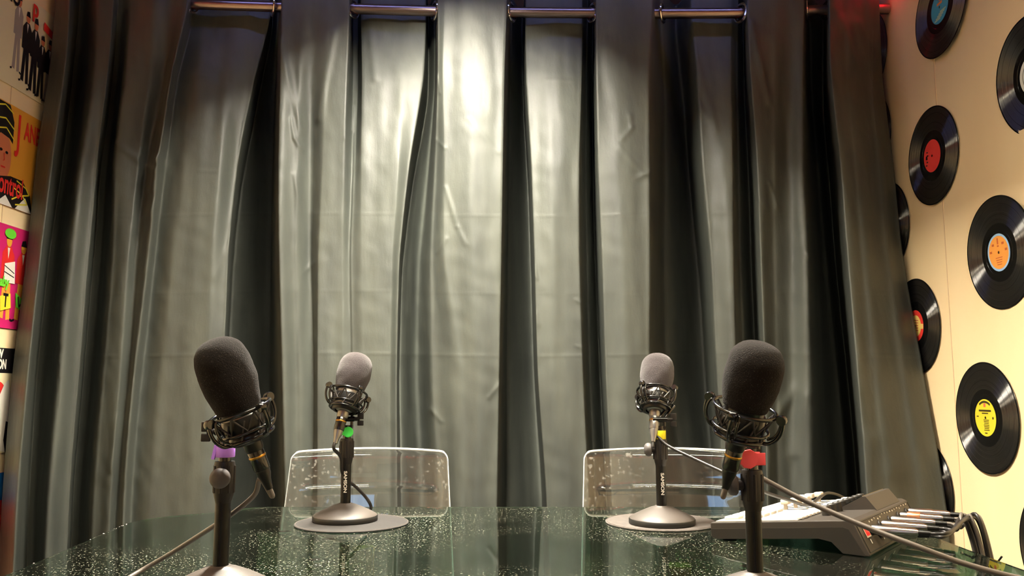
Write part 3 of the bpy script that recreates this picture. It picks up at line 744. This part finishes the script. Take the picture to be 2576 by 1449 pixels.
def mic(center, axis, label, foam, stand_top, connector_len=.052, grille='blackgloss', side=0.0, clamp_side=-1, wing='left', body='black', fl=.081):
    axis = Vector(axis).normalized()
    # local frame
    xr = Vector((1, 0, 0)); xr = (xr-axis*xr.dot(axis)).normalized(); yr_ = axis.cross(xr)
    Rm = Matrix((xr, yr_, axis)).transposed()
    t = empty('microphone', center); t.rotation_mode = 'QUATERNION'; t.rotation_quaternion = Rm.to_quaternion()
    tag(t, label, 'microphone', 'podcast microphones')
    # body
    b = MB(); b.lathe([(0, -.050), (.0100, -.050), (.0115, -.046), (.0115, -.036), (.017, -.033), (.0215, -.028), (.0235, -.020), (.0235, .022), (.0225, .024)], 40); b.build('body', body, t)
    b = MB(); b.lathe([(.0237, -.013), (.0243, -.012), (.0243, -.002), (.0237, -.001)], 40); b.build('body_band', 'silver', t)
    # foam windscreen, slightly irregular egg
    R = .0335; L = fl; pr = []
    z0 = .006
    pr.append((.024, z0+.002)); pr.append((.0265, z0)); 
    for k in range(1, 31):
        s = k/30; a = s*PI/2*1.0
        # superellipse side profile
        zz = z0+L*(1-math.cos(s*PI))/2
        q = abs((zz-z0-L*.5)/(L*.5)); r = R*(1-q**3.0)**(1/2.4) if q < 1 else 0
        if zz < z0+L*.5: r = max(r, .0265+(R-.0265)*math.sin(min(1, (zz-z0)/(L*.45))*PI/2))
        pr.append((max(r, 0.0), zz))
    b = MB(); b.lathe(pr, 64)
    for i, v in enumerate(b.v):
        v = Vector(v); nn = noise.noise(v*60)*.0009+noise.noise(v*400)*.00035; rr = Vector((v.x, v.y, 0)); 
        if rr.length > 1e-5: v += rr.normalized()*nn
        b.v[i] = tuple(v)
    b.build('windscreen', foam, t, sharp=False)['label'] = 'rounded foam windscreen'
    # shock mount: outer frame
    b = MB()
    def ring(r, z, th, n=48): b.tube([(r*math.cos(2*PI*k/n), r*math.sin(2*PI*k/n), z) for k in range(n)], th, 10, closed=True)
    ring(.0370, .004, .0023); ring(.0290, -.030, .0026); ring(.0330, -.020, .0018)
    for k in range(4):
        a = PI/4+k*PI/2+side
        pts = [(r*math.cos(a), r*math.sin(a), z) for r, z in ((.0370, .004), (.0425, .007), (.0465, .001), (.0470, -.010), (.0440, -.020), (.0370, -.028), (.0290, -.030))]
        b.tube(spline(pts, 5), .0023, 10)
        # second thinner strand of the loop
        a2 = a+.16
        pts = [(r*math.cos(a2), r*math.sin(a2), z) for r, z in ((.0370, .004), (.041, .003), (.0435, -.004), (.043, -.013), (.0395, -.021), (.0330, -.026))]
        b.tube(spline(pts, 4), .0016, 8)
        p = Vector((.0445*math.cos(a), .0445*math.sin(a), .004)); q = Vector((-math.sin(a), math.cos(a), 0)).to_track_quat('Z', 'Y').to_matrix().to_4x4()
        b.lathe([(0, -.004), (.0055, -.004), (.006, -.003), (.006, .003), (.0055, .004), (0, .004)], 20, Matrix.Translation(p) @ q)
    b.build('shock_mount_frame', 'blackgloss', t)
    b = MB()
    b.lathe([(.0240, -.022), (.0262, -.022), (.0268, -.020), (.0268, -.004), (.0262, -.002), (.0240, -.002)], 40)
    b.lathe([(.0180, -.036), (.0225, -.036), (.0255, -.031), (.0255, -.027), (.0235, -.024)], 40)
    b.build('inner_clamp', 'black', t)
    b = MB(); NZ = 8
    for k in range(NZ):
        a = 2*PI*k/NZ; a2 = 2*PI*(k+.5)/NZ; a3 = 2*PI*(k+1)/NZ
        p1 = Vector((.0366*math.cos(a), .0366*math.sin(a), .002)); p2 = Vector((.0272*math.cos(a2), .0272*math.sin(a2), -.019)); p3 = Vector((.0366*math.cos(a3), .0366*math.sin(a3), .002))
        b.tube([p1, p2, p3], .0013, 6)
        p4 = Vector((.0292*math.cos(a), .0292*math.sin(a), -.029)); p5 = Vector((.0272*math.cos(a2), .0272*math.sin(a2), -.006)); b.tube([p4, p5], .0012, 6)
    b.build('elastic_cord', 'elastic', t)
    # swivel clamp to the stand
    Mi = Matrix.Translation(center) @ Rm.to_4x4(); inv = Mi.inverted()
    s0 = inv @ Vector(stand_top); s_low = inv @ (Vector(stand_top)-Vector((0, 0, .012)))
    an = math.atan2(s0.y, s0.x)
    top = Vector((.0330*math.cos(an), .0330*math.sin(an), -.022))
    upv = (inv.to_3x3() @ Vector((0, 0, 1))); rt = (inv.to_3x3() @ Vector((1, 0, 0)))
    piv = s0+upv*.012
    b = MB()
    for sgn in (-1, 1):
        b.tube([s_low+rt*.0075*sgn, s0+rt*.0085*sgn, piv+rt*.0085*sgn+upv*.004], .0030, 10)
        b.tube(spline([piv+rt*.005*sgn-upv*.004, piv.lerp(top, .5)+rt*.005*sgn, top+rt*.004*sgn], 5), .0026, 10)
    b.tube([piv-rt*.014, piv+rt*.014], .0052, 16)
    b.box(s0-upv*.003, (.022, .012, .005), Matrix((rt, upv.cross(rt), upv)).transposed())
    b.build('swivel_clamp', 'blackgloss', t)
    sg = -1 if wing == 'left' else 1
    b = MB(); w0 = piv+rt*sg*.014
    b.tube([w0, w0+rt*sg*.010], .0040, 12)
    Rw = Matrix((rt, upv.cross(rt), upv)).transposed()
    b.box(w0+rt*sg*.012+upv*.006, (.012, .0045, .013), Rw, bev=.0012); b.box(w0+rt*sg*.012-upv*.008, (.012, .0045, .010), Rw, bev=.0012)
    b.build('wing_screw', 'plastic', t)
    return t, Mi

def connector(parent, Mi, base, metal='blackgloss', ring='gold', boot='black', bend=None):
    """XLR plug along -axis from mic bottom; built in world space"""
    ax = -(Mi.to_3x3() @ Vector((0, 0, 1))).normalized(); p = Mi @ Vector((0, 0, -.047))
    q = ax.to_track_quat('Z', 'Y').to_matrix().to_4x4(); TT = Matrix.Translation(p) @ q
    MB().lathe([(0, .0), (.0096, .0), (.0102, .001), (.0102, .026), (.0094, .028), (.0088, .028)], 28, TT).build('plug', metal, parent)
    MB().lathe([(.0103, .0085), (.0106, .009), (.0106, .011), (.0103, .0115)], 28, TT).build('plug_ring', ring, parent)
    MB().lathe([(.0090, .028), (.0086, .034), (.0062, .042), (.0048, .050), (.0042, .054), (0, .054)], 24, TT).build('plug_boot', boot, parent)
    return p+ax*.052, ax

def cable(name, pts, r, mat, label, n=12):
    o = MB().tube(spline(pts, n), r, 12).build(name, mat); tag(o, label, 'cable'); return o

SK = dict(front=PI*1.5)
st_fl, top_fl = stand(555, 1427, .916, .042, 'purple', -PI/2+.1, 'front microphone stand with purple tape and a round grey knob facing the camera', 'band', lettering=False)
st_fr, top_fr = stand(1900, 1443, atY(1890, 1186, 1.03).z, .040, 'red', PI*.97, 'front microphone stand with red tape, next to the mixer', 'flag', lettering=False)
st_bl, top_bl = stand(869, 1268.5, atY(880, 1103, 1.66).z, .040, 'green', PI*.6, 'back microphone stand with green tape, standing on the darker round mat', 'blob')
st_br, top_br = stand(1664.5, 1275, atY(1665, 1103, 1.66).z, .040, 'yellow', PI, 'back microphone stand with yellow tape, standing on the paler round mat', 'collar', tape_dz=.001)
# round mats below the back stands
def matdisc(cx, cy, r, m, label, px=None):
    p = atZ(cx, cy, TZ+.003)
    t = empty('round_mat', (p.x, p.y, TZ)); tag(t, label, 'mat', 'round mats below the back stands')
    b = MB(); b.lathe([(0, .0004), (r-.002, .0004), (r, .0008), (r, .0022), (r-.002, .0030), (0, .0030)], 96); b.build('pad', m, t)
    b = MB(); b.tube([((r-.0022)*math.cos(2*PI*k/96), (r-.0022)*math.sin(2*PI*k/96), .0030) for k in range(96)], .0007, 6, closed=True); b.build('stitched_edge', 'matedge', t)
matdisc(885.5, 1313.5, .1085, 'mat', 'dark round mat under the stand with green tape')
matdisc(1662.5, 1311, .107, 'matpale', 'paler brown round mat under the stand with yellow tape')

mic_fl, M_fl = mic(atY(607, 1040, 1.03), (-.31, -.22, .92), 'large front microphone with black foam, leaning over the stand with purple tape', 'foam', top_fl, side=.15, wing='left', fl=.092)
mic_fr, M_fr = mic(atY(1872, 1035, 1.00), (.17, -.32, .93), 'large front microphone with black foam on the stand with red tape', 'foam', top_fr, side=.2, wing='left')
mic_bl, M_bl = mic(atY(876, 992, 1.655), (.16, .34, .92), 'small back microphone with a bright silver collar on the stand with green tape', 'foamgrey', top_bl, side=-.1, wing='right', body='silver')
mic_br, M_br = mic(atY(1650, 992, 1.655), (.14, .42, .89), 'small back microphone with pale grey foam on the stand with yellow tape', 'foamgrey', top_br, side=.0, wing='right', body='silver')

# ------------------------------------------------------------------ microphone cables
def mic_cable(Mi, pts_fn, r, mat, label, **kw):
    t = empty('microphone_cable', Mi @ Vector((0, 0, -.05))); tag(t, label, 'cable')
    base = t.location.copy()
    p, ax = connector(None, Mi, base, **kw)
    for o in [o for o in COL.objects if o.parent is None and o.name.split('.')[0] in ('plug', 'plug_ring', 'plug_boot')]:
        o.parent = t; o.matrix_parent_inverse = Matrix.Translation(base).inverted()
    pts = [p-ax*.004, p+ax*.012]+pts_fn(p, ax)
    o = MB().tube([q-base for q in spline(pts, 12)], r, 12).build('cord', mat, t)
    return t
mic_cable(M_fl, lambda p, a: [atY(655, 1205, 1.06), atY(640, 1245, 1.08), atY(585, 1292, 1.10), atY(540, 1322, 1.12), atY(430, 1392, 1.16), atY(322, 1455, 1.14), atZ(150, 1560, TZ+.006), atZ(-250, 1640, TZ+.006), atZ(-450, 1700, TZ+.006)],
          .0032, 'cable', 'grey cable hanging from the microphone on the stand with purple tape', boot='black')
tb_l = atZ(932, 1283, TZ+.006)
mic_cable(M_bl, lambda p, a: [atY(857, 1150, 1.64), atY(860, 1185, 1.65), atY(872, 1207, 1.675), atY(892, 1222, 1.69), atY(918, 1248, 1.71), atY(932, 1270, 1.72), atZ(930, 1283, TZ+.0078), atZ(905, 1286, TZ+.0078), atZ(880, 1288, TZ+.0078)],
          .0032, 'cabledark', 'black cable looping behind the stand with green tape', metal='blackgloss', boot='silver')
mic_cable(M_br, lambda p, a: [atY(1650, 1096, 1.62), atY(1682, 1122, 1.60), atY(1760, 1160, 1.55), atY(1838, 1196, 1.50), atY(1920, 1236, 1.50), atY(1985, 1258, 1.52), atY(2035, 1270, 1.57), Vector((.63, 1.69, .802)), Vector((.70, 1.76, .775)), Vector((.69, 1.80, .754))],
          .0030, 'cabledark', 'black cable running from the microphone with yellow tape towards the mixer', metal='silver', boot='silver')
mic_cable(M_fr, lambda p, a: [atY(1845, 1165, 1.055), atY(1872, 1182, 1.075), atY(1918, 1204, 1.08), atY(2010, 1252, 1.07), atY(2160, 1318, 1.04), atY(2300, 1372, 1.01), atY(2420, 1416, 1.0), atY(2560, 1454, .99), Vector((.68, .975, .772)), Vector((.765, .96, .766)), Vector((.80, .95, .70)), Vector((.81, .94, .30)), Vector((.82, .94, .01))],
          .0034, 'cable', 'thick grey cable crossing in front of the mixer from the microphone with red tape')

# ------------------------------------------------------------------ mixer
rb = atZ(2188, 1403, TZ)        # near rear bottom corner
WD = Vector((.62, .785, 0)).normalized()      # along the rear panel, going away
SD = Vector((-WD.y, WD.x, 0))                 # from rear to front edge
DEP, WID = .262, .335
org = rb+SD*DEP                                # near front corner
mx = empty('audio_mixer', (org.x, org.y, TZ), (0, 0, math.atan2(-SD.y, -SD.x))); tag(mx, 'grey sloping audio mixer with cables plugged into its rear panel', 'audio mixer')
# local: x = front -> rear, y = near -> far  (x dir = -SD ; y dir = rot90)
# local y = rotate x by +90deg = (-(-SD).y, (-SD).x) ; equals WD up to sign
LX = -SD; LY = Vector((-LX.y, LX.x, 0)); sgn = 1 if LY.dot(WD) > 0 else -1
def mp(x, y, z): return Vector((x, y*sgn, z))
side = [(0, .0035), (.012, .0005), (.020, .0015), (.185, .020), (.205, .017), (.222, .0015), (.262, .001), (.2625, .004), (.240, .050), (.232, .053), (.225, .0525), (0, .0275), (-.001, .024)]
b = MB(); b.poly([mp(x, 0, z) for x, z in side], mp(0, WID, 0)); bodyo = b.build('body', 'mixer', mx)
bv = bodyo.modifiers.new('bev', 'BEVEL'); bv.width = .0016; bv.segments = 2; bv.limit_method = 'ANGLE'
# dark lower shell line on the near side
b = MB(); b.poly([mp(x, -.0008, z) for x, z in ((.002, .0035), (.012, .0008), (.020, .0018), (.185, .0203), (.205, .0173), (.222, .0018), (.256, .0014), (.232, .0395), (.224, .0420), (.0005, .0165))], mp(0, .0010, 0)); b.build('side_shell', 'mixerdark', mx)
sl = (.0525-.0275)/.225; ang = math.atan(sl)
def top(x, y, dz=0): return mp(x, y, .0278+sl*x+dz)
RT = Matrix.Rotation(-ang, 3, 'Y')
b = MB(); b.poly([top(.006, .008, .0), top(.150, .008, 0), top(.150, WID-.008, 0), top(.006, WID-.008, 0)], mp(0, 0, .0012)); b.build('faceplate', 'mixertop', mx)
b = MB()
for i in range(2):
    for j in range(4): b.box(top(.028+.034*i, .036+.032*j, .0035), (.026, .025, .006), RT, bev=.0015)
for k in range(8): b.build('pad', 'pad', mx) if k == 0 else None
# faders
for j in range(6):
    y = .165+.026*j
    b = MB(); b.box(top(.085, y, .0016), (.060, .003, .001), RT); b.build('fader_slot', 'mixerdark', mx)
    x = .072+.018*((j*37) % 3)/2
    b = MB(); b.box(top(x, y, .0065), (.006, .004, .012), RT); b.box(top(x, y, .0155), (.015, .014, .009), RT, bev=.0018); b.build('fader_cap', 'ivory', mx)
# knobs row at rear
for j in range(8):
    y = .075+.028*j
    p = top(.176, y, .0); b = MB(); b.lathe([(0, .016), (.006, .016), (.0075, .0145), (.0085, .001), (.0085, 0)], 20, Matrix.Translation(p) @ RT.to_4x4()); b.build('knob', 'mixerdark', mx)
for j in range(3):
    y = .20+.035*j
    b = MB(); b.box(top(.150, y, .006), (.016, .015, .009), RT, bev=.0015); b.build('button', 'ivory', mx)
b = MB()
for j in range(9): b.box(top(.150, .02+.018*j, .003), (.010, .011, .004), RT, bev=.001)
b.build('button_row', 'pad', mx)
# screen hump: tilted display at the rear
hx0, hx1, y0_, y1_ = .182, .238, .150, .300
z0_ = .046; prof = [(.172, .047), (.180, .054), (.212, .073), (.218, .0735), (.236, .052), (.232, .048)]
b = MB(); b.poly([mp(x, y0_, z) for x, z in prof], mp(0, y1_-y0_, 0)); b.build('screen_housing', 'mixer', mx)
b = MB(); b.poly([mp(.1820, y0_+.008, .0555), mp(.2105, y0_+.008, .0724), mp(.2105, y1_-.008, .0724), mp(.1820, y1_-.008, .0555)], mp(-.0008, 0, .0010)); b.build('screen', 'screen', mx)
# rear panel frame, jacks and print
def rear(y, t, off=0):   # t 0 bottom..1 top on the sloping rear face
    a = Vector((.2625, 0, .004)); c = Vector((.240, 0, .050)); q = a.lerp(c, t); nrm = Vector((.046, 0, .0225)).normalized(); q += nrm*off; return mp(q.x, y, q.z)
RN = Vector((.046, 0, .0225)).normalized()
b = MB()
pts = [rear(.006, .05, .0004), rear(WID-.006, .05, .0004), rear(WID-.006, .95, .0004), rear(.006, .95, .0004), rear(.006, .05, .0004)]
b.tube(pts, .0008, 6); b.build('panel_edge', 'mixerdark', mx)
b = MB(); b.add([rear(.028, .50, .0012), rear(.046, .50, .0012), rear(.046, .80, .0012), rear(.028, .80, .0012)], [(0, 1, 2, 3)], 0, False); b.add([rear(.026, .45, .0008), rear(.048, .45, .0008), rear(.048, .85, .0008), rear(.026, .85, .0008)], [(0, 1, 2, 3)], 1, False)
b.build('power_switch', ['ledred', 'ivory'], mx)
b = MB()
random.seed(3)
for k in range(16):
    y = .07+.016*k; tt = .86+random.uniform(-.05, .05); w = random.uniform(.0025, .006)
    b.add([rear(y, tt, .0007), rear(y+w, tt, .0007), rear(y+w, tt+.05, .0007), rear(y, tt+.05, .0007)], [(0, 1, 2, 3)], 0, False)
for y, tt in ((.034, .25), (.10, .2), (.105, .30), (.16, .2)):
    b.add([rear(y, tt, .0007), rear(y+.004, tt, .0007), rear(y+.004, tt+.14, .0007), rear(y, tt+.14, .0007)], [(0, 1, 2, 3)], 0, False)
b.build('print_pattern', 'white', mx)
jy = [.060, .090, .120, .150, .180, .210, .240, .270, .300]
for i, y in enumerate(jy):
    q = RN.to_track_quat('Z', 'Y').to_matrix().to_4x4()
    b = MB(); b.lathe([(.004, .001), (.0085, .001), (.009, .0), (.009, -.001)], 20, Matrix.Translation(rear(y, .45 if i % 2 else .62, .001)) @ q); b.build('jack', 'mixerdark', mx)
MW = Matrix.Translation((org.x, org.y, TZ)) @ Matrix.Rotation(math.atan2(-SD.y, -SD.x), 4, 'Z')
wn = (MW.to_3x3() @ Vector((1, 0, 0))).normalized()
bund = atY(2446, 1398, 1.42); bund.x = max(bund.x, .782)
random.seed(11)
plugdesc = ['nearest the camera', 'second from the camera', 'third from the camera', 'fourth from the camera', 'in the middle of the row', 'fourth from the curtain', 'third from the curtain', 'second from the curtain', 'nearest the curtain']
for i, y in enumerate(jy):
    p = MW @ rear(y, .45 if i % 2 else .62, .002)
    t = empty('audio_cable', p); tag(t, 'cable plugged into the mixer rear panel, plug %s' % plugdesc[i], 'cable', 'cables plugged into the mixer')
    kink = .30 if i in (0, 2) else .12
    ax = (wn+Vector((0, .10, .02))).normalized()
    q = ax.to_track_quat('Z', 'Y').to_matrix().to_4x4()
    L = .058 if i % 2 else .070
    MB().lathe([(0, 0), (.0055, 0), (.0075, .001), (.0078, .004), (.0078, L*.55), (.0068, L*.58), (.0064, L*.9), (.004, L), (0, L)], 20, q).build('plug', 'plugmetal', t)
    if i == 6: MB().lathe([(.0079, .012), (.0084, .013), (.0084, .032), (.0079, .033)], 20, q).build('plug_ring', 'copper', t)['label'] = 'copper coloured ring'
    MB().lathe([(.0042, L*.95), (.0046, L), (.0036, L+.016), (0, L+.016)], 14, q).build('plug_boot', 'black', t)
    e = ax*(L+.012); bb = bund-p
    j = Vector((.013*math.cos(i*.7), .013*math.sin(i*.7), .004*math.sin(i*2.1))) if i else Vector((0, 0, 0))
    m1 = e+ax*(.030-.002*i)+Vector((0, 0, .004-.002*i)); 
    hi = bb+j+Vector((-.012, .006, .056+.001*i))
    low = bb+j+Vector((.004, 0, -.03)); lo2 = low+Vector((j.x*.6, j.y*.6-.01, -.16)); lo3 = Vector((lo2.x, lo2.y, .02-p.z))
    MB().tube(spline([e-ax*.004, e+ax*.01, m1, hi, low, lo2, lo3], 10), .0028, 10).build('cord', 'cable' if i > 3 and i % 2 == 0 else 'cabledark', t)
# zip tie around the bundle
t = MB()
for dz in (-.012, -.022):
    t.tube([bund+Vector((.018*math.cos(k*PI/12)+.002, .018*math.sin(k*PI/12), dz+.004*math.sin(k*PI/6))) for k in range(24)], .0022, 8, closed=True)
for k in range(5):
    a = k*1.3; t.tube([bund+Vector((.018*math.cos(a), .018*math.sin(a), -.014)), bund+Vector((.034*math.cos(a), .030*math.sin(a), -.020+.006*k))], .0016, 6)
o = t.build('cable_tie', 'black'); tag(o, 'black cable tie knotted round the drooping bundle of mixer cables', 'cable tie')
# pale cable trunking below the table edge
p = atY(2545, 1440, 1.30)

# ------------------------------------------------------------------ camera, world, view
cam = bpy.data.cameras.new('camera'); cam.sensor_width = 36; cam.lens = F/2576*36; cam.clip_start = .02
co = bpy.data.objects.new('camera', cam); COL.objects.link(co); co.location = (0, 0, H); co.rotation_euler = (PI/2+PITCH, 0, 0)
sc = bpy.context.scene; sc.camera = co
w = bpy.data.worlds.new('world'); sc.world = w; w.use_nodes = True
w.node_tree.nodes['Background'].inputs[0].default_value = (.3, .4, .5, 1); w.node_tree.nodes['Background'].inputs[1].default_value = .05
sc.view_settings.view_transform = 'Standard'; sc.view_settings.look = 'None'; sc.view_settings.gamma = 1; sc.view_settings.exposure = 0
sc.view_settings.use_curve_mapping = False
sc.cycles.use_denoising = True
sc.cycles.max_bounces = 14; sc.cycles.transmission_bounces = 12; sc.cycles.glossy_bounces = 6; sc.cycles.diffuse_bounces = 4
sc.cycles.sample_clamp_indirect = 6
sc.cycles.use_adaptive_sampling = True; sc.cycles.adaptive_threshold = .025
